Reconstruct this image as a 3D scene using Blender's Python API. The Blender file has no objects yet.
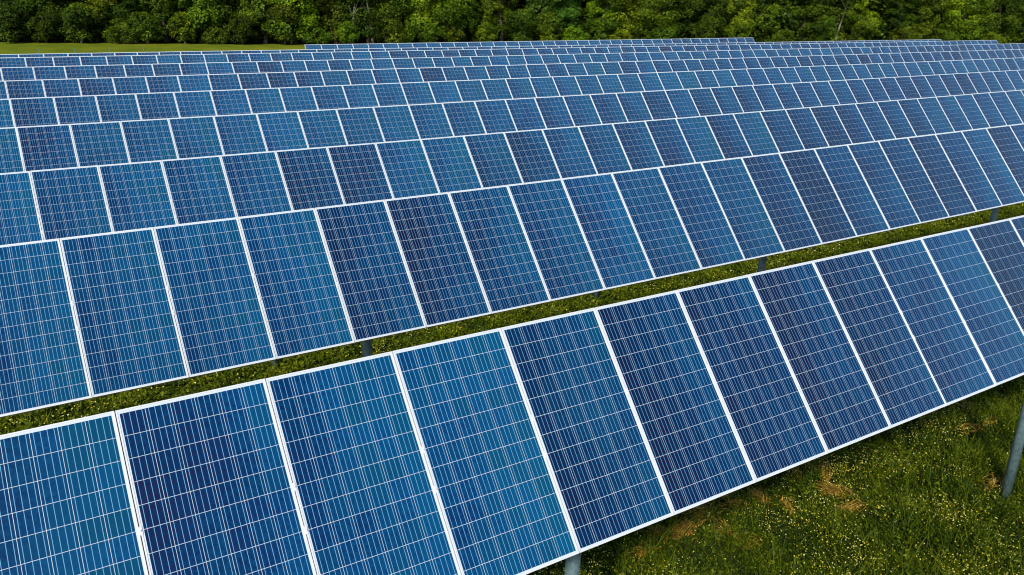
import bpy, math, random
import numpy as np
from mathutils import Vector, Matrix

random.seed(7)
rng = np.random.default_rng(11)
scene = bpy.context.scene
C = scene.collection
rad = math.radians

# ------------------------------------------------------------------ camera
CAMZ = 7.04                                   # drone height above the grass
YAW, PITCH, ROLL, FPX = 0.56315, 0.343886, 0.019415, 814.09
fw = Vector((math.sin(YAW) * math.cos(PITCH), math.cos(YAW) * math.cos(PITCH), -math.sin(PITCH)))
rt = Vector((math.cos(YAW), -math.sin(YAW), 0))
up = rt.cross(fw)
c_, s_ = math.cos(ROLL), math.sin(ROLL)
rt, up = c_ * rt + s_ * up, -s_ * rt + c_ * up
cam = bpy.data.cameras.new('camera')
cam.sensor_fit = 'HORIZONTAL'
cam.sensor_width = 36
cam.lens = 36 * FPX / 1024
cam.clip_start = 0.1
cam.clip_end = 4000
co = bpy.data.objects.new('camera', cam)
C.objects.link(co)
M = Matrix((rt, up, -fw)).transposed().to_4x4()
M.translation = (0, 0, CAMZ)
co.matrix_world = M
scene.camera = co

# ------------------------------------------------------------------ sky and sun
SUN_EL, SUN_AZ = rad(36), rad(229)            # azimuth clockwise from +y (north)
sun_dir = Vector((math.sin(SUN_AZ) * math.cos(SUN_EL), math.cos(SUN_AZ) * math.cos(SUN_EL), math.sin(SUN_EL)))
world = bpy.data.worlds.new('World')
scene.world = world
world.use_nodes = True
wn, wl = world.node_tree.nodes, world.node_tree.links
wn.clear()
sky = wn.new('ShaderNodeTexSky')
sky.sky_type = 'NISHITA'
sky.sun_disc = False
sky.sun_elevation = SUN_EL
sky.sun_rotation = SUN_AZ
sky.air_density = 1.0
sky.dust_density = 0.6
bg = wn.new('ShaderNodeBackground')
bg.inputs['Strength'].default_value = 0.10
wo = wn.new('ShaderNodeOutputWorld')
wl.new(sky.outputs[0], bg.inputs['Color'])
wl.new(bg.outputs[0], wo.inputs['Surface'])
sl = bpy.data.lights.new('sun', 'SUN')
sl.energy = 3.2
sl.angle = rad(4)
sl.color = (1.0, 0.93, 0.82)
so = bpy.data.objects.new('sun', sl)
so.rotation_euler = (-sun_dir).to_track_quat('-Z', 'Y').to_euler()
so.location = (0, 0, 60)
C.objects.link(so)
scene.view_settings.view_transform = 'Standard'
scene.view_settings.look = 'None'
scene.view_settings.exposure = 0.45
scene.view_settings.gamma = 1.0
scene.view_settings.use_curve_mapping = False
scene.render.engine = 'CYCLES'
scene.cycles.max_bounces = 6
scene.cycles.use_denoising = True
scene.cycles.filter_width = 1.1

# ------------------------------------------------------------------ material helpers
def mat(name):
    m = bpy.data.materials.new(name)
    m.use_nodes = True
    nt = m.node_tree
    return m, nt, nt.nodes['Principled BSDF']

def N(nt, kind, **kw):
    n = nt.nodes.new(kind)
    for k, v in kw.items():
        setattr(n, k, v)
    return n

def math_(nt, op, a, b=None, c=None):
    n = N(nt, 'ShaderNodeMath', operation=op)
    for i, v in enumerate((a, b, c)):
        if v is None: continue
        if isinstance(v, (int, float)): n.inputs[i].default_value = v
        else: nt.links.new(v, n.inputs[i])
    return n.outputs[0]

def mixc(nt, f, a, b, blend='MIX'):
    n = N(nt, 'ShaderNodeMix', data_type='RGBA', blend_type=blend)
    for sock, v in ((n.inputs[0], f), (n.inputs[6], a), (n.inputs[7], b)):
        if isinstance(v, (int, float)): sock.default_value = v
        elif isinstance(v, tuple): sock.default_value = (*v, 1) if len(v) == 3 else v
        else: nt.links.new(v, sock)
    return n.outputs[2]

def ramp(nt, fac, stops):
    n = N(nt, 'ShaderNodeValToRGB')
    e = n.color_ramp.elements
    while len(e) < len(stops): e.new(0.5)
    for el, (p, c) in zip(e, stops):
        el.position = p
        el.color = (*c, 1)
    nt.links.new(fac, n.inputs[0])
    return n.outputs[0]

def noise(nt, vec, scale, detail=3, rough=0.55):
    n = N(nt, 'ShaderNodeTexNoise')
    n.inputs['Scale'].default_value = scale
    n.inputs['Detail'].default_value = detail
    n.inputs['Roughness'].default_value = rough
    if vec is not None: nt.links.new(vec, n.inputs['Vector'])
    return n.outputs['Fac']

# --- solar cell: multicrystalline blue silicon with four printed busbars, under glass
def make_cell_mat():
    m, nt, b = mat('silicon_cell')
    uv = N(nt, 'ShaderNodeUVMap').outputs[0]
    sep = N(nt, 'ShaderNodeSeparateXYZ'); nt.links.new(uv, sep.inputs[0])
    u, v = sep.outputs[0], sep.outputs[1]
    oi = N(nt, 'ShaderNodeObjectInfo')
    oc = N(nt, 'ShaderNodeSeparateColor'); nt.links.new(oi.outputs['Color'], oc.inputs[0])
    tint, bri, sid = oc.outputs[0], oc.outputs[1], oc.outputs[2]
    fu = math_(nt, 'FRACT', u)
    cu, cv = math_(nt, 'FLOOR', u), math_(nt, 'FLOOR', v)
    # per cell random
    cx = N(nt, 'ShaderNodeCombineXYZ')
    nt.links.new(cu, cx.inputs[0]); nt.links.new(cv, cx.inputs[1])
    nt.links.new(math_(nt, 'MULTIPLY', sid, 977.0), cx.inputs[2])
    wnz = N(nt, 'ShaderNodeTexWhiteNoise', noise_dimensions='3D'); nt.links.new(cx.outputs[0], wnz.inputs['Vector'])
    cell_r = wnz.outputs['Value']
    # slow drift of the tint over one panel
    sc = N(nt, 'ShaderNodeVectorMath', operation='MULTIPLY'); nt.links.new(cx.outputs[0], sc.inputs[0]); sc.inputs[1].default_value = (0.28, 0.16, 1)
    drift = noise(nt, sc.outputs[0], 1.0, 1)
    # crystal flakes
    px = N(nt, 'ShaderNodeCombineXYZ'); nt.links.new(u, px.inputs[0]); nt.links.new(v, px.inputs[1]); nt.links.new(math_(nt, 'MULTIPLY', sid, 313.0), px.inputs[2])
    vor = N(nt, 'ShaderNodeTexVoronoi'); vor.inputs['Scale'].default_value = 7; nt.links.new(px.outputs[0], vor.inputs['Vector'])
    vs = N(nt, 'ShaderNodeSeparateColor'); nt.links.new(vor.outputs['Color'], vs.inputs[0])
    flake = vs.outputs[0]
    t = math_(nt, 'ADD', tint, math_(nt, 'MULTIPLY', math_(nt, 'SUBTRACT', drift, 0.5), 0.7))
    t = math_(nt, 'ADD', t, math_(nt, 'MULTIPLY', math_(nt, 'SUBTRACT', cell_r, 0.5), 0.22))
    t = math_(nt, 'ADD', t, math_(nt, 'MULTIPLY', math_(nt, 'SUBTRACT', flake, 0.5), 0.20))
    t = math_(nt, 'SUBTRACT', t, math_(nt, 'MULTIPLY', math_(nt, 'SUBTRACT', u, 3.0), 0.075))
    col = ramp(nt, t, [(0.0, (0.000, 0.068, 0.145)), (0.35, (0.000, 0.050, 0.143)), (0.65, (0.000, 0.020, 0.082)), (1.0, (0.005, 0.008, 0.040))])
    k = math_(nt, 'ADD', math_(nt, 'MULTIPLY', bri, 0.5), 0.75)
    k = math_(nt, 'MULTIPLY', k, math_(nt, 'ADD', math_(nt, 'MULTIPLY', cell_r, 0.3), 0.85))
    kc = N(nt, 'ShaderNodeCombineXYZ')
    for i in range(3): nt.links.new(k, kc.inputs[i])
    col = mixc(nt, 1.0, col, kc.outputs[0], 'MULTIPLY')
    # busbars: lines at 1/8, 3/8, 5/8, 7/8 of the cell
    d = math_(nt, 'ABSOLUTE', math_(nt, 'SUBTRACT', math_(nt, 'FRACT', math_(nt, 'MULTIPLY', fu, 4.0)), 0.5))
    bus = math_(nt, 'LESS_THAN', d, BUS_W)
    col = mixc(nt, bus, col, (0.15, 0.36, 0.60))
    nt.links.new(col, b.inputs['Base Color'])
    b.inputs['Roughness'].default_value = 0.35
    b.inputs['Specular IOR Level'].default_value = 0.05
    b.inputs['Coat Weight'].default_value = 0.6
    g = N(nt, 'ShaderNodeNewGeometry').outputs['Position']
    dust = noise(nt, g, 0.9, 5, 0.65)                 # thin film of dust on the glass
    nt.links.new(math_(nt, 'ADD', math_(nt, 'MULTIPLY', dust, 0.22), 0.02), b.inputs['Coat Roughness'])
    b.inputs['Coat IOR'].default_value = 1.45
    return m

BUS_W = 0.046
M_CELL = make_cell_mat()

m, nt, b = mat('white_backsheet_under_glass')
b.inputs['Base Color'].default_value = (0.58, 0.66, 0.74, 1)
b.inputs['Roughness'].default_value = 0.4
b.inputs['Coat Weight'].default_value = 0.75
b.inputs['Coat Roughness'].default_value = 0.1
M_BACK = m

m, nt, b = mat('anodised_aluminium_frame')
tc = N(nt, 'ShaderNodeTexCoord').outputs['Object']
col = ramp(nt, noise(nt, tc, 6, 3), [(0.3, (0.66, 0.68, 0.70)), (0.7, (0.78, 0.80, 0.82))])
nt.links.new(col, b.inputs['Base Color'])
b.inputs['Metallic'].default_value = 0.15
b.inputs['Roughness'].default_value = 0.42
M_FRAME = m

m, nt, b = mat('galvanised_steel')
tc = N(nt, 'ShaderNodeTexCoord').outputs['Object']
v = N(nt, 'ShaderNodeTexVoronoi'); v.inputs['Scale'].default_value = 30; nt.links.new(tc, v.inputs['Vector'])
vs = N(nt, 'ShaderNodeSeparateColor'); nt.links.new(v.outputs['Color'], vs.inputs[0])
fac = math_(nt, 'ADD', math_(nt, 'MULTIPLY', vs.outputs[0], 0.35), math_(nt, 'MULTIPLY', noise(nt, tc, 3.0, 4), 0.65))
col = ramp(nt, fac, [(0.25, (0.09, 0.155, 0.175)), (0.75, (0.19, 0.285, 0.31))])
nt.links.new(col, b.inputs['Base Color'])
b.inputs['Metallic'].default_value = 0.35
b.inputs['Roughness'].default_value = 0.5
M_STEEL = m

# --- ground
def make_ground_mat():
    m, nt, b = mat('meadow_soil_and_turf')
    tc = N(nt, 'ShaderNodeTexCoord').outputs['Object']
    n1 = noise(nt, tc, 0.55, 5, 0.6)
    n2 = noise(nt, tc, 9.0, 5, 0.7)
    f = math_(nt, 'ADD', math_(nt, 'MULTIPLY', n1, 0.5), math_(nt, 'MULTIPLY', n2, 0.5))
    col = ramp(nt, f, [(0.32, (0.012, 0.018, 0.003)), (0.5, (0.030, 0.042, 0.006)), (0.68, (0.070, 0.070, 0.014))])
    nt.links.new(col, b.inputs['Base Color'])
    b.inputs['Roughness'].default_value = 0.95
    b.inputs['Specular IOR Level'].default_value = 0.1
    bp = N(nt, 'ShaderNodeBump'); bp.inputs['Strength'].default_value = 0.8; bp.inputs['Distance'].default_value = 0.05
    nt.links.new(n2, bp.inputs['Height']); nt.links.new(bp.outputs[0], b.inputs['Normal'])
    return m
M_GROUND = make_ground_mat()

def make_field_mat():
    m, nt, b = mat('mown_field_grass')
    tc = N(nt, 'ShaderNodeTexCoord').outputs['Object']
    mp = N(nt, 'ShaderNodeMapping'); mp.inputs['Scale'].default_value = (0.6, 0.25, 1); nt.links.new(tc, mp.inputs[0])
    f = noise(nt, mp.outputs[0], 0.35, 6, 0.65)
    col = ramp(nt, f, [(0.35, (0.090, 0.125, 0.004)), (0.5, (0.130, 0.170, 0.005)), (0.66, (0.19, 0.20, 0.01))])
    nt.links.new(col, b.inputs['Base Color'])
    b.inputs['Roughness'].default_value = 0.95
    b.inputs['Specular IOR Level'].default_value = 0.1
    return m
M_FIELD = make_field_mat()

def make_leaf_mat(name, lo, mid, hi, trans=0.3, scale=None):
    """leaf / blade material; the point attribute 'tone' carries each leaf's own shade"""
    m, nt, b = mat(name)
    at = N(nt, 'ShaderNodeAttribute', attribute_name='tone')
    f = at.outputs['Fac']
    if scale:
        g = N(nt, 'ShaderNodeNewGeometry').outputs['Position']
        nz = noise(nt, g, scale, 6, 0.72)
        f = math_(nt, 'ADD', math_(nt, 'MULTIPLY', f, 0.5), math_(nt, 'MULTIPLY', nz, 0.5))
    col = ramp(nt, f, [(0.25, lo), (0.47, mid), (0.72, hi)] if scale else [(0.15, lo), (0.5, mid), (0.85, hi)])
    if not scale:
        oi = N(nt, 'ShaderNodeObjectInfo')
        col = mixc(nt, 1.0, col, oi.outputs['Color'], 'MULTIPLY')
    nt.links.new(col, b.inputs['Base Color'])
    b.inputs['Roughness'].default_value = 0.6
    b.inputs['Specular IOR Level'].default_value = 0.2
    tr = N(nt, 'ShaderNodeBsdfTranslucent'); nt.links.new(col, tr.inputs['Color'])
    mx = N(nt, 'ShaderNodeMixShader'); mx.inputs[0].default_value = trans
    nt.links.new(b.outputs[0], mx.inputs[1]); nt.links.new(tr.outputs[0], mx.inputs[2])
    nt.links.new(mx.outputs[0], nt.nodes['Material Output'].inputs['Surface'])
    return m
M_LEAF = make_leaf_mat('tree_leaf', (0.018, 0.042, 0.002), (0.092, 0.155, 0.005), (0.250, 0.330, 0.014), 0.3)
M_GRASS = make_leaf_mat('meadow_leaf', (0.009, 0.026, 0.001), (0.072, 0.122, 0.002), (0.200, 0.235, 0.006), 0.42, 0.9)
M_STRAW = make_leaf_mat('dry_straw', (0.19, 0.105, 0.010), (0.33, 0.20, 0.022), (0.46, 0.30, 0.05), 0.15)
M_FLOWER = make_leaf_mat('wild_flower', (0.60, 0.47, 0.01), (0.66, 0.58, 0.06), (0.74, 0.70, 0.28), 0.2)

def make_bark(name, a, bcol):
    m, nt, b = mat(name)
    tc = N(nt, 'ShaderNodeTexCoord').outputs['Object']
    mp = N(nt, 'ShaderNodeMapping'); mp.inputs['Scale'].default_value = (6, 6, 1.2); nt.links.new(tc, mp.inputs[0])
    nt.links.new(ramp(nt, noise(nt, mp.outputs[0], 2, 5), [(0.35, a), (0.65, bcol)]), b.inputs['Base Color'])
    b.inputs['Roughness'].default_value = 0.9
    return m
M_BARK = make_bark('brown_bark', (0.035, 0.028, 0.02), (0.10, 0.085, 0.06))
M_PALE = make_bark('pale_bark', (0.14, 0.135, 0.10), (0.30, 0.29, 0.22))

# ------------------------------------------------------------------ mesh helpers
def box_into(V, F, lo, hi):
    i = len(V)
    V += [(lo[0], lo[1], lo[2]), (hi[0], lo[1], lo[2]), (hi[0], hi[1], lo[2]), (lo[0], hi[1], lo[2]),
          (lo[0], lo[1], hi[2]), (hi[0], lo[1], hi[2]), (hi[0], hi[1], hi[2]), (lo[0], hi[1], hi[2])]
    F += [(i, i+3, i+2, i+1), (i+4, i+5, i+6, i+7), (i, i+1, i+5, i+4), (i+1, i+2, i+6, i+5), (i+2, i+3, i+7, i+6), (i+3, i, i+4, i+7)]

def mesh(name, V, F, material):
    me = bpy.data.meshes.new(name)
    me.from_pydata(V, [], F)
    me.materials.append(material)
    me.update()
    return me

def obj(name, me, parent=None, loc=None, rot=None):
    o = bpy.data.objects.new(name, me)
    C.objects.link(o)
    if parent: o.parent = parent
    if loc: o.location = loc
    if rot: o.rotation_euler = rot
    return o

def tag(o, label=None, cat=None, group=None, kind=None):
    if label: o['label'] = label
    if cat: o['category'] = cat
    if group: o['group'] = group
    if kind: o['kind'] = kind
    return o

def quads_mesh(name, P, tone, material):
    """P: (n,4,3) quads, tone: (n,) -> one mesh"""
    n = len(P)
    me = bpy.data.meshes.new(name)
    me.vertices.add(n * 4); me.loops.add(n * 4); me.polygons.add(n)
    me.vertices.foreach_set('co', P.reshape(-1).astype(np.float32))
    me.loops.foreach_set('vertex_index', np.arange(n * 4, dtype=np.int32))
    me.polygons.foreach_set('loop_start', np.arange(0, n * 4, 4, dtype=np.int32))
    me.update(calc_edges=True)
    a = me.attributes.new('tone', 'FLOAT', 'POINT')
    a.data.foreach_set('value', np.repeat(tone, 4).astype(np.float32))
    me.materials.append(material)
    return me

def unit(v): return v / (np.linalg.norm(v, axis=-1, keepdims=True) + 1e-9)

def leaf_quads(cen, nor, size, aspect=0.6, roll=None):
    """rhombic leaves at cen, facing nor"""
    n = len(cen)
    nor = unit(nor)
    a = rng.normal(size=(n, 3))
    t = unit(a - (a * nor).sum(1, keepdims=True) * nor)
    bt = np.cross(nor, t)
    s = size[:, None]
    fold = nor * s * 0.18
    return np.stack([cen - t * s, cen + bt * s * aspect + fold, cen + t * s, cen - bt * s * aspect + fold], 1)

def tube_into(V, F, pts, radii, sides=7):
    base = len(V)
    pts = [Vector(p) for p in pts]
    for i, p in enumerate(pts):
        d = (pts[min(i + 1, len(pts) - 1)] - pts[max(i - 1, 0)]).normalized()
        a = d.cross(Vector((0.31, 0.9, 0.2))).normalized(); bb = d.cross(a)
        for j in range(sides):
            th = 2 * math.pi * j / sides
            q = p + (a * math.cos(th) + bb * math.sin(th)) * radii[i]
            V.append((q.x, q.y, q.z))
    for i in range(len(pts) - 1):
        for j in range(sides):
            k = (j + 1) % sides
            F.append((base + i*sides + j, base + i*sides + k, base + (i+1)*sides + k, base + (i+1)*sides + j))
    F.append(tuple(base + j for j in range(sides))[::-1])
    F.append(tuple(base + (len(pts)-1)*sides + j for j in range(sides)))

# ------------------------------------------------------------------ the setting
def sheet(name, pts, z, m):
    o = obj(name, mesh(name, [(x, y, z) for x, y in pts], [tuple(range(len(pts)))], m))
    tag(o, kind='structure')
    return o
sheet('ground', [(-2000, -2000), (2000, -2000), (2000, 2000), (-2000, 2000)], 0, M_GROUND)

def tree_line(x):
    return 131 - 0.37 * x if x < 40 else 116.2 - 0.25 * (x - 40)
fx = list(range(-80, 261, 10))
sheet('field', [(-80, 48.0), (260, 48.0)] + [(x, tree_line(x) + 1.5) for x in reversed(fx)], 0.004, M_FIELD)

# ------------------------------------------------------------------ solar panels
PW, PL, PITCHX = 1.005, 1.952, 1.012          # panel width, length, spacing along the row
TILT = 0.86398
LIP, TH = 0.010, 0.040
MX, MY = 0.020, 0.026                          # outer edge to first cell
CWX, CWY = (PW - 2 * MX) / 6, (PL - 2 * MY) / 12
GAP = 0.0028
# panel local frame: origin at the middle of the top edge, x along the row, y up the slope (0..-PL), z out of the glass
V, F = [], []
box_into(V, F, (-PW/2 + LIP*.4, -PL + LIP*.4, -0.008), (PW/2 - LIP*.4, -LIP*.4, -0.003))
ME_LAM = mesh('laminate', V, F, M_BACK)
V, F = [], []
x0, x1, y0, y1 = -PW/2, PW/2, -PL, 0
box_into(V, F, (x0, y0, -TH), (x1, y0 + LIP, 0))
box_into(V, F, (x0, y1 - LIP, -TH), (x1, y1, 0))
box_into(V, F, (x0, y0 + LIP, -TH), (x0 + LIP, y1 - LIP, 0))
box_into(V, F, (x1 - LIP, y0 + LIP, -TH), (x1, y1 - LIP, 0))
ME_FRAME = mesh('panel_frame', V, F, M_FRAME)

def cell_geometry(V, F, UV, c, r, ox, oy):
    """one bevelled square wafer, 1.5 mm thick"""
    hx, hy = (CWX - GAP) / 2, (CWY - GAP) / 2
    i = len(V)
    ch = 0.0002
    for (sx, sy) in ((-1, -1), (1, -1), (1, 1), (-1, 1)):
        V.append((ox + sx*hx, oy + sy*hy, -0.0030))
    for (sx, sy) in ((-1, -1), (1, -1), (1, 1), (-1, 1)):
        V.append((ox + sx*(hx - ch), oy + sy*(hy - ch), -0.0026))
    fs = [(i+4, i+5, i+6, i+7)] + [(i+k, i+(k+1) % 4, i+4+(k+1) % 4, i+4+k) for k in range(4)]
    F += fs
    for f in fs:
        for vi in f:
            x, y, z = V[vi]
            UV.append((c + min(max((x - ox) / (2*hx) + 0.5, 0.002), 0.998), r + min(max((y - oy) / (2*hy) + 0.5, 0.002), 0.998)))

def with_uv(me, UV):
    l = me.uv_layers.new(name='UVMap')
    l.data.foreach_set('uv', [q for p in UV for q in p])
    return me
def cell_pos(c, r): return (-PW/2 + MX + CWX * (c + 0.5), -MY - CWY * (r + 0.5))
CELL = {}
for c in range(6):
    for r in range(12):
        V, F, UV = [], [], []
        cell_geometry(V, F, UV, c, r, 0, 0)
        CELL[c, r] = with_uv(mesh('cell', V, F, M_CELL), UV)
V, F, UV = [], [], []
for c in range(6):
    for r in range(12):
        cell_geometry(V, F, UV, c, r, *cell_pos(c, r))
ME_CELLS = with_uv(mesh('cell_grid', V, F, M_CELL), UV)

# clamp bridging two frames
V, F = [], []
box_into(V, F, (-0.013, -0.028, 0.0), (0.013, 0.028, 0.004))
box_into(V, F, (-0.006, -0.006, 0.005), (0.006, 0.006, 0.011))
ME_CLAMP = mesh('clamp', V, F, M_FRAME)

# posts: C-profiles, open to the west; local z up from the ground
def c_profile(w, d, t, h):
    V, F = [], []
    box_into(V, F, (w/2 - t, -d/2, 0), (w/2, d/2, h))
    box_into(V, F, (-w/2, -d/2, 0), (w/2 - t, -d/2 + t, h))
    box_into(V, F, (-w/2, d/2 - t, 0), (w/2 - t, d/2, h))
    return V, F

# row: x of seam 0, y of top edge, height of top edge above grass, slope along x, first / last seam, first post x
Z = lambda z: CAMZ + z
ROWS = [
    (0.3475, 5.5285, Z(-2.6771), -0.0045, -4, 16),
    (0.3784, 10.4150, Z(-2.7296), 0.0014, -4, 26),
    (0.3092, 15.3830, Z(-2.8473), 0.0023, -4, 36),
    (0.3036, 20.2933, Z(-2.8064), 0.0013, -4, 47),
    (0.3503, 25.3210, Z(-2.7634), 0.0001, -5, 57),
    (0.3885, 30.3183, Z(-2.7614), 0.0002, -5, 68),
    (0.3896, 35.2366, Z(-2.7471), -0.0002, -5, 78),
    (0.3514, 40.1102, Z(-2.7446), -0.0010, -6, 73),
    (0.2866, 45.0713, Z(-2.9347), -0.0010, -6, 73),
    (16.3886, 49.8525, Z(-2.9871), 0.0018, 0, 38),
]
ORD = ['first', 'second', 'third', 'fourth', 'fifth', 'sixth', 'seventh', 'eighth', 'ninth', 'tenth']
LABELS = [
    'nearest row of blue solar panels, big in front, on grey steel posts in flowering grass',
    'second row of blue solar panels, just behind the grass strip and the nearest row',
    'third row of blue solar panels, its lower edge hidden by the second row',
    'fourth row of blue solar panels counted from the nearest one',
    'fifth row of blue solar panels counted from the nearest one',
    'sixth row of blue solar panels counted from the nearest one',
    'seventh row of blue solar panels, hindmost one still running out at the right edge',
    'eighth row of blue solar panels, ending at the right just short of the photo edge',
    'ninth row of blue solar panels, only a thin sliver at left before the green field',
    'tenth, farthest and shortest row of solar panels, starting beside the field below the trees',
]
# seams whose panels have singly built cells: the panels that show largest in each of the nearest rows
SINGLE = {0: (0, 1, 2, 3), 1: (0, 1, 2, 3), 2: (0, 1, 2)}
# shade of single panels, own tint and painted-in reflections together, as the photograph shows them (0 teal, 0.4 royal blue, 0.7 navy, 1 violet-black)
SHOWN = {
    0: dict(zip(range(-1, 12), (.34, .50, .42, .24, .52, .66, .70, .72, .76, .62, .46, .80, .6))),
    1: dict(zip(range(-1, 21), (.36, .36, .38, .46, .64, .68, .50, .46, .48, .50, .56, .28, .74, .80, .52, .50, .58, .76, .55, .42, .7, .5))),
    2: dict(zip(range(-1, 24), (.40, .34, .36, .40, .42, .68, .70, .32, .28, .48, .55, .46, .45, .50, .62, .22, .70, .30, .52, .62, .70, .66, .5, .55, .6))),
    3: dict(zip(range(-1, 18), (.30, .60, .34, .34, .36, .42, .36, .30, .34, .32, .34, .32, .44, .50, .46, .38, .50, .48, .58))),
}
prnd = random.Random(5)
for ri, (rx, ry, rz, slope, k0, k1) in enumerate(ROWS):
    root = obj('solar_array', None, loc=(rx, ry, 0))
    tag(root, LABELS[ri], 'solar panels', 'rows of solar panels')
    drift = prnd.random()
    for k in range(k0, k1):
        x = (k + 0.5) * PITCHX
        z = rz + slope * x
        jig = (prnd.uniform(-.0015, .0015), prnd.uniform(-.0025, .0025))
        pan = obj('solar_panel', ME_LAM, root, (x, 0, z + jig[0]), (TILT + jig[1], -slope, prnd.uniform(-.001, .001)))
        drift = min(1, max(0, drift + prnd.gauss(0, .16)))
        # panels differ in own tint, teal to violet; drift paints reflections along the row
        tint = min(1, max(0, 0.42 + 0.30 * (drift - .5) + prnd.gauss(0, 0.05) + (prnd.choice((-.2, .25)) if prnd.random() < .07 else 0)))
        if k in SHOWN.get(ri, ()): tint = SHOWN[ri][k] + prnd.gauss(0, .03)
        colr = (tint, min(1, max(0, prnd.gauss(.5, .16))), prnd.random(), 1)
        obj('frame', ME_FRAME, pan)
        if k in SINGLE.get(ri, ()):
            for (c, r), me in CELL.items():
                px, py = cell_pos(c, r)
                o = obj('cell', me, pan, (px, py, 0)); o.color = colr
        else:
            o = obj('cell_grid', ME_CELLS, pan); o.color = colr
            o['kind'] = 'stuff'
        if ri < 3 and k > k0:
            for v in (0.822, 1.135):
                obj('clamp', ME_CLAMP, root, (k * PITCHX, -v*math.cos(TILT), rz + slope*k*PITCHX - v*math.sin(TILT) + 0.001), (TILT, -slope, 0))
    # two purlins along the row, under the frames
    xa, xb = k0 * PITCHX + .02, k1 * PITCHX - .02
    for v in (0.822, 1.135):
        V, F = [], []
        box_into(V, F, (0, -.03, -.075), (xb - xa, .03, 0))
        o = obj('purlin', mesh('purlin', V, F, M_STEEL), root,
                (xa, -v*math.cos(TILT) + (TH+.004)*math.sin(TILT), rz + slope*xa - v*math.sin(TILT) - (TH+.004)*math.cos(TILT)), (TILT, -slope, 0))
    # posts every 8 m with a rafter each
    ym = -0.978 * math.cos(TILT) + 0.20 * math.sin(TILT)
    zm = -0.978 * math.sin(TILT) - 0.20 * math.cos(TILT)
    first, step = ((3.83, 8.15) if ri == 0 else (3.88, 8.0))
    first -= rx
    xp = first + step * math.ceil((xa + .1 - first) / step)
    me_post = None
    while xp < xb:
        h = rz + slope * xp + zm
        if me_post is None:
            V, F = [], []
            tube_into(V, F, [(0, 0, -.05), (0, 0, h * .5), (0, 0, h + .02)], [.072] * 3, 20)   # round steel pipe
            me_post = mesh('post', V, F, M_STEEL)
            for p in me_post.polygons: p.use_smooth = len(p.vertices) == 4
            V, F = [], []
            box_into(V, F, (-.04, -.75, -.085), (.04, .75, 0))
            me_raf = mesh('rafter', V, F, M_STEEL)
        obj('post', me_post, root, (xp, ym - (.12 if ri == 0 else 0), slope * (xp - first)))
        dn = TH + .004 + .077
        obj('rafter', me_raf, root, (xp, -0.978*math.cos(TILT) + dn*math.sin(TILT), rz + slope*xp - 0.978*math.sin(TILT) - dn*math.cos(TILT)), (TILT, 0, 0))
        xp += step

# thin bare stakes standing in line with the tenth row, in the field on the left
STK = ['first', 'second', 'third', 'fourth']
V, F = c_profile(.035, .03, .004, 4.05)
me_st = mesh('stake', V, F, M_STEEL)
for i, x in enumerate((2.37, 4.02, 5.68, 7.37)):
    o = obj('stake', me_st, loc=(x, 49.8, 0))
    tag(o, f'thin pale stake in the green field at left, {STK[i]} from the left edge', 'stake', 'bare stakes beyond the ninth row')

# ------------------------------------------------------------------ trees
def make_tree(h, spread, low, n, seed, leaf=(0.10, 0.21)):
    """returns crown mesh, trunk mesh: tapered trunk, limbs into every lobe, leaves round each lobe"""
    r = np.random.default_rng(seed)
    lobes = []
    nl = int(12 + h * 1.1)
    for i in range(nl):
        f = (i + r.random()) / nl
        z = low + (h - low) * f
        w = spread * (0.55 + 0.45 * math.sin(math.pi * min(1, (0.12 + f * 0.95)))) * (1 - 0.45 * max(0, f - .6) / .4)
        a = i * 2.4 + r.normal() * 0.5
        d = w * math.sqrt(r.random()) * 0.85
        lobes.append((d * math.cos(a), d * math.sin(a), z, spread * r.uniform(0.26, 0.58)))
    lobes = np.array(lobes)
    wgt = lobes[:, 3] ** 2 * np.where(lobes[:, 2] > 9.5, 0.35, 1.0)
    idx = r.choice(nl, size=n, p=wgt / wgt.sum())
    d = unit(r.normal(size=(n, 3)) + np.array([0, 0, 0.25]))
    # sub-clumps: pull the leaves of a lobe towards a few twig directions
    tw = unit(r.normal(size=(nl, 11, 3)) + np.array([0, 0, .25]))[idx, r.integers(0, 11, n)]
    d = unit(d * 0.45 + tw * 0.8)
    rr = lobes[idx, 3] * (0.55 + 0.60 * r.random(n) ** 0.7)
    cen = lobes[idx, :3] + d * rr[:, None] * np.array([1.1, 1.1, 0.8])
    cen[:, 2] = np.maximum(cen[:, 2], 0.12)
    nor = d * 0.7 + np.array([0, 0, 0.7]) + r.normal(size=(n, 3)) * 0.45
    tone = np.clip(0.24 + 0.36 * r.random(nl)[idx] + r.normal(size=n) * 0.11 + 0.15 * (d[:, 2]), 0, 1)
    P = leaf_quads(cen, nor, r.uniform(leaf[0], leaf[1], n), 0.55)
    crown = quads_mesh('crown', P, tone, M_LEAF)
    V, F = [], []
    tr = 0.02 * h + 0.03
    top = h * 0.85
    bend = [(r.normal() * .12 * i, r.normal() * .12 * i) for i in range(6)]
    pts = [(bend[i][0], bend[i][1], top * i / 5) for i in range(6)]
    tube_into(V, F, pts, [tr * (1.25 if i == 0 else 1) * (1 - 0.16 * i) for i in range(6)], 8)
    for L in lobes[::2]:
        zz = max(0.3, L[2] - 0.35 * math.hypot(L[0], L[1]) - .3)
        f = min(4.99, zz / top * 5); i = int(f)
        p0 = Vector(pts[i]).lerp(Vector(pts[min(5, i+1)]), f - i)
        p2 = Vector(L[:3]); pm = p0.lerp(p2, .5) + Vector((0, 0, .25))
        tube_into(V, F, [p0, pm, p2], [tr*.38, tr*.26, tr*.1], 5)
    return crown, mesh('trunk', V, F, M_BARK)

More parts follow.
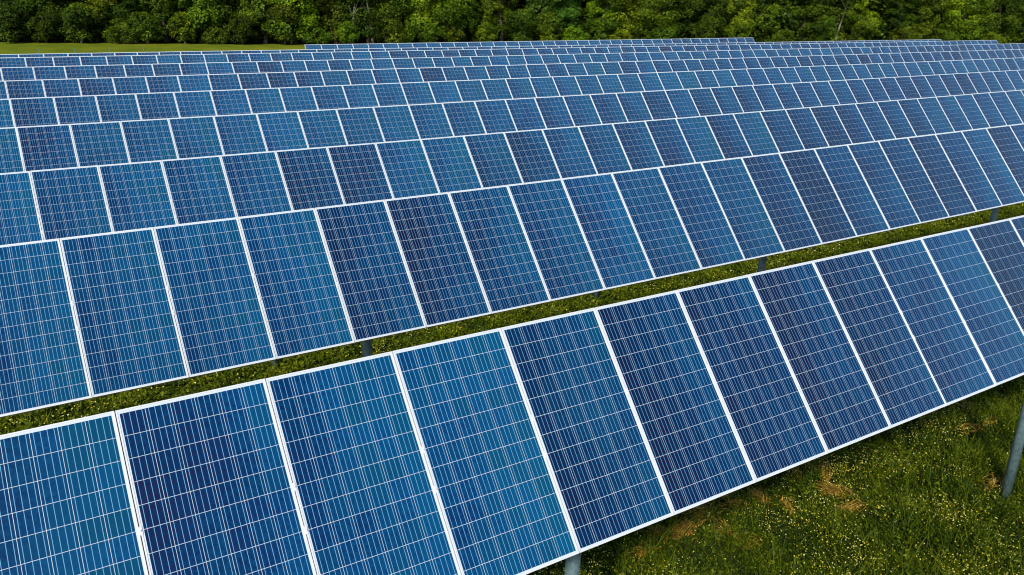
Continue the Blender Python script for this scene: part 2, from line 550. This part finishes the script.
VAR = [make_tree(13, 3.6, 1.3, 19000, 1), make_tree(15, 4.4, 1.0, 22000, 2), make_tree(11, 3.0, 1.6, 16000, 3),
       make_tree(14, 3.2, 2.2, 17000, 4), make_tree(12, 4.2, 0.8, 20000, 5)]
SHR = [make_tree(3.0, 1.7, 0.5, 4200, 21, (0.08, 0.16)), make_tree(4.2, 1.9, 0.6, 5200, 22, (0.08, 0.17)), make_tree(2.2, 1.9, 0.35, 3800, 23, (0.08, 0.15))]

def px_to_line(px, off):
    """ground point on the forest edge (moved back by off) seen at picture column px"""
    d = fw + rt * ((px - 512) / FPX) + up * (247.5 / FPX)
    q = d.x / d.y
    x = 40.0
    for _ in range(60): x = 0.5 * x + 0.5 * q * (tree_line(x) + off)
    return x, tree_line(x) + off

SHADES = [('dark green', (0.42, 0.50, 0.45)), ('mid green', (0.95, 0.95, 1.0)), ('yellow-green', (1.7, 1.45, 1.0)),
          ('deep bluish green', (0.50, 0.78, 1.8)), ('fresh light green', (1.35, 1.40, 1.0))]
def ordinal(n):
    return f"{n}{'th' if 10 < n % 100 < 14 else {1: 'st', 2: 'nd', 3: 'rd'}.get(n % 10, 'th')}"
def plant(name, var, x, y, s, rot, tintc, label, cat, group):
    root = obj(name, None, loc=(x, y, 0))
    root.rotation_euler = (0, 0, rot); root.scale = (s, s, s)
    tag(root, label, cat, group)
    cr = obj('crown', var[0], root); cr.color = (*tintc, 1)
    obj('trunk', var[1], root)
    return root
trnd = random.Random(3)
# shade of each front tree, read off the photograph from left to right
TREE_SH = [0, 0, 0, 1, 0, 0, 1, 0, 1, 4, 1, 0, 1, 4, 0, 1, 3, 3, 4, 2, 1, 0, 2, 1, 0, 1, 4, 0, 1, 2, 1, 4]
nt_ = len(TREE_SH)
for i in range(nt_):
    px = -10 + 1050 * (i + 0.5) / nt_ + trnd.uniform(-8, 8)
    x, y = px_to_line(px, trnd.uniform(2.5, 5.0))
    nm, tc_ = SHADES[TREE_SH[i]]
    j = [u * trnd.uniform(.88, 1.12) for u in tc_]
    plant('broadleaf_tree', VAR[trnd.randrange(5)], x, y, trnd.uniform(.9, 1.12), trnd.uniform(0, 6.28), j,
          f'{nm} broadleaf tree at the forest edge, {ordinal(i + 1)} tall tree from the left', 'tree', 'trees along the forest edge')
SH_PX = [12, 48, 85, 118, 150, 186, 214, 247, 281, 318, 352, 390, 425, 452, 486, 520, 548, 578, 622, 660, 700, 742, 786, 826, 862, 905, 948, 990]
SH_SH = [0, 0, 1, 1, 1, 4, 1, 0, 1, 1, 4, 1, 1, 1, 4, 1, 1, 4, 2, 1, 1, 4, 1, 1, 4, 1, 1, 4]
for i, px in enumerate(SH_PX):
    x, y = px_to_line(px + trnd.uniform(-5, 5), trnd.uniform(-.6, 1.2))
    nm, tc_ = SHADES[SH_SH[i]]
    j = [u * trnd.uniform(.85, 1.1) for u in tc_]
    plant('shrub', SHR[trnd.randrange(3)], x, y, trnd.uniform(.85, 1.25), trnd.uniform(0, 6.28), j,
          f'{nm} leafy shrub below the trees, {ordinal(i + 1)} shrub from the left', 'shrub', 'shrubs along the forest edge')
# pale, nearly bare trees that stand out of the foliage
def bare_tree(px, off, h, lean, seed, label):
    r = random.Random(seed)
    x, y = px_to_line(px, off)
    root = obj('bare_tree', None, loc=(x, y, 0)); tag(root, label, 'tree', 'pale bare trees in the forest edge')
    V, F = [], []
    pts = [Vector((lean * (i / 5) ** 1.3 * h * .3 + r.gauss(0, .08), r.gauss(0, .08), h * i / 5)) for i in range(6)]
    tube_into(V, F, pts, [.17 * (1 - .14 * i) for i in range(6)], 8)
    obj('trunk', mesh('trunk', V, F, M_PALE), root)
    for q in range(7):
        i = r.randrange(1, 5); p = pts[i]
        a = r.uniform(0, 6.28); L = r.uniform(1.2, 2.6)
        e = p + Vector((math.cos(a) * L * .8, math.sin(a) * L * .8, L))
        V, F = [], []
        tube_into(V, F, [p, p.lerp(e, .5) + Vector((0, 0, -.12)), e], [.07, .045, .015], 5)
        obj('branch', mesh('branch', V, F, M_PALE), root)
bare_tree(352, 1.2, 10, 0.5, 1, 'pale bare trunk leaning right among the trees, leftmost of three')
bare_tree(372, 1.3, 10.5, -0.4, 2, 'pale bare trunk leaning left among the trees, middle of three')
bare_tree(836, 1.4, 10, 0.8, 3, 'pale bare tree with thin limbs at right, rightmost of three')

# the wood behind, one dark mass
cv, ct = [], []
for row_, off in enumerate((8.5, 13.5, 19)):
    x = -45 + row_ * 2
    while x < 240:
        P = VAR[trnd.randrange(5)][0]
        n4 = len(P.vertices)
        a = np.empty(n4 * 3, np.float32); P.vertices.foreach_get('co', a); a = a.reshape(-1, 4, 3)
        tt = np.empty(n4, np.float32); P.attributes['tone'].data.foreach_get('value', tt); tt = tt[::4]
        keep = rng.random(len(a)) < 0.20
        th = trnd.uniform(0, 6.28); cs, sn = math.cos(th), math.sin(th)
        a, tt = a[keep] @ np.array([[cs, sn, 0], [-sn, cs, 0], [0, 0, 1]]), tt[keep]
        mid = a.mean(1, keepdims=True)
        a = (a - mid) * 2.2 + mid
        cv.append(a * trnd.uniform(.95, 1.2) + np.array([x, tree_line(x) + off + trnd.uniform(-1.5, 1.5), 0])); ct.append(tt)
        x += trnd.uniform(4.2, 6.0)
def mass(var, keep_f, grow, x, y, sc):
    n4 = len(var.vertices)
    a = np.empty(n4 * 3, np.float32); var.vertices.foreach_get('co', a); a = a.reshape(-1, 4, 3)
    tt = np.empty(n4, np.float32); var.attributes['tone'].data.foreach_get('value', tt); tt = tt[::4]
    keep = rng.random(len(a)) < keep_f
    th = trnd.uniform(0, 6.28); cs, sn = math.cos(th), math.sin(th)
    a, tt = a[keep] @ np.array([[cs, sn, 0], [-sn, cs, 0], [0, 0, 1]]), tt[keep]
    mid = a.mean(1, keepdims=True)
    cv.append(((a - mid) * grow + mid) * sc + np.array([x, y, 0])); ct.append(tt)
for off in (4.5, 7.5, 11, 16):                       # undergrowth between the trunks
    x = -45
    while x < 240:
        mass(SHR[trnd.randrange(3)][0], .22, 2.1, x, tree_line(x) + off + trnd.uniform(-1, 1), trnd.uniform(.9, 1.3))
        x += trnd.uniform(1.8, 3.0)
o = obj('woodland', quads_mesh('woodland', np.concatenate(cv), np.concatenate(ct), M_LEAF))
o.color = (.7, .78, .7, 1)
tag(o, 'dense dark green wood behind the front trees', 'woodland', kind='stuff')

# ------------------------------------------------------------------ meadow
def smooth_noise(x, y, seed, scale):
    r = np.random.default_rng(seed)
    s = np.zeros_like(x)
    for i in range(7):
        a = r.uniform(0, 6.28); k = scale * r.uniform(.6, 1.8)
        s += np.sin(k * (x * math.cos(a) + y * math.sin(a)) + r.uniform(0, 6.28))
    return s / 7 ** .5

def meadow(x, y, hmax, size, blade):
    """low herb leaves plus thin upright blades, taller in tufts"""
    n = len(x)
    tuft = np.clip(0.5 + 0.35 * smooth_noise(x, y, 4, 3.4) + .40 * smooth_noise(x, y, 6, 13) + .3 * smooth_noise(x, y, 7, 27), 0.06, 1.6)
    z = hmax * tuft * rng.random(n) ** .7
    cen = np.stack([x, y, z + .005], 1)
    nor = np.array([0, 0, .9]) + rng.normal(size=(n, 3)) * .55
    tone = np.clip(0.30 + .28 * z / hmax + .10 * smooth_noise(x, y, 8, 7) + .16 * smooth_noise(x, y, 18, 3.2) + rng.normal(size=n) * .24, 0, 1)  # shadow hollows painted in as darker patches, darker low down too
    A = leaf_quads(cen, nor, rng.uniform(.6, 1.3, n) * size, .5)
    nb = int(n * blade)
    i = rng.integers(0, n, nb)
    bx, by = x[i] + rng.normal(size=nb) * .03, y[i] + rng.normal(size=nb) * .03
    h = hmax * tuft[i] * rng.uniform(.8, 1.9, nb)
    lean = rng.normal(size=(nb, 2)) * .45
    root = np.stack([bx, by, np.zeros(nb)], 1)
    tip = root + np.stack([lean[:, 0] * h, lean[:, 1] * h, h], 1)
    a = rng.uniform(0, 6.28, nb)
    w = np.stack([np.cos(a), np.sin(a), np.zeros(nb)], 1) * (size * .22)
    mid = root * .45 + tip * .55 + np.stack([-lean[:, 0], -lean[:, 1], np.zeros(nb)], 1) * (h * .18)[:, None]
    B = np.stack([root - w, mid + w, tip, mid - w], 1)
    tb = np.clip(.45 + rng.normal(size=nb) * .22, 0, 1)
    return np.concatenate([A, B]), np.concatenate([tone, tb])

# near: under and in front of the nearest row;  strip: between the first and second row as seen from above
def scatter(n, x0, x1, y0, y1): return rng.uniform(x0, x1, n), rng.uniform(y0, y1, n)
x, y = scatter(230000, 3.0, 18.5, 2.6, 9.0)
P1, t1 = meadow(x, y, .22, .027, .32)
x, y = scatter(150000, -3.0, 42.0, 13.2, 17.0)
P2, t2 = meadow(x, y, .16, .045, .30)
t2 = np.clip(t2 + .20, 0, 1)
o = obj('meadow_grass', quads_mesh('meadow_grass', np.concatenate([P1, P2]), np.concatenate([t1, t2]), M_GRASS))
tag(o, 'short green grass and herbs growing under the solar panel rows', 'grass', kind='stuff')

# flowers: small cups on the herb tops, thick in drifts
def flowers(n, x0, x1, y0, y1, size, z):
    x, y = scatter(n * 3, x0, x1, y0, y1)
    dens = np.clip(.25 + .35 * smooth_noise(x, y, 9, 1.5) + .30 * smooth_noise(x, y, 12, 6), .02, 1)
    k = rng.random(len(x)) < dens
    x, y = x[k][:n], y[k][:n]
    m = len(x)
    cen = np.stack([x, y, rng.uniform(.6, 1.3, m) * z], 1)
    s = rng.uniform(.6, 1.25, m) * size
    nor = np.array([0, -.25, 1]) + rng.normal(size=(m, 3)) * .35
    return leaf_quads(cen, nor, s, .9), np.clip(rng.beta(1.2, 1.2, m), 0, 1)
Fa, fa = flowers(26000, 3.0, 18.5, 2.6, 9.0, .0100, .23)
Fb, fb = flowers(7000, -3.0, 42.0, 13.2, 17.0, .016, .2)
o = obj('wild_flowers', quads_mesh('wild_flowers', np.concatenate([Fa, Fb]), np.concatenate([fa, fb]), M_FLOWER))
tag(o, 'tiny pale yellow and white flowers scattered over the grass', 'flowers', kind='stuff')

# dry straw lying in patches below the nearest row
SP = [(7.2, 6.75, .26, 420), (6.82, 6.84, .2, 200), (7.67, 6.27, .26, 420), (9.67, 6.96, .2, 260), (10.08, 6.92, .26, 300), (9.75, 6.32, .22, 240),
      (9.59, 5.89, .2, 160), (8.66, 6.77, .16, 120), (8.22, 6.89, .22, 170), (8.85, 6.41, .14, 120), (13.9, 6.27, .2, 160), (7.63, 6.95, .28, 220),
      (6.36, 6.62, .22, 130), (12.1, 5.18, .22, 130), (10.0, 6.65, .2, 200), (14.2, 6.9, .2, 140), (13.4, 6.35, .2, 120)]
Q, tq = [], []
for (px, py, r, n) in SP:
    n = int(n * .7)
    main = rng.uniform(0, 3.14)
    el = np.stack([rng.normal(size=n) * r * 1.2, rng.normal(size=n) * r * .55], 1)
    cs, sn = math.cos(main), math.sin(main)
    el = el * 0.5
    xx, yy = px + el[:, 0]*cs - el[:, 1]*sn, py + el[:, 0]*sn + el[:, 1]*cs
    a = main + rng.normal(size=n) * .5
    L = rng.uniform(.025, .085, n)
    z = rng.uniform(.06, .20, n)
    dx = np.stack([np.cos(a)*L, np.sin(a)*L, rng.normal(size=n)*.02], 1)
    w = np.stack([-np.sin(a), np.cos(a), np.zeros(n)], 1) * .009
    cen = np.stack([xx, yy, z], 1)
    Q.append(np.stack([cen - dx, cen + w, cen + dx, cen - w], 1)); tq.append(np.clip(.5 + rng.normal(size=n)*.25, 0, 1))
o = obj('dry_straw', quads_mesh('dry_straw', np.concatenate(Q), np.concatenate(tq), M_STRAW))
tag(o, 'tan dry straw lying in patches on the grass below the nearest row', 'straw', kind='stuff')
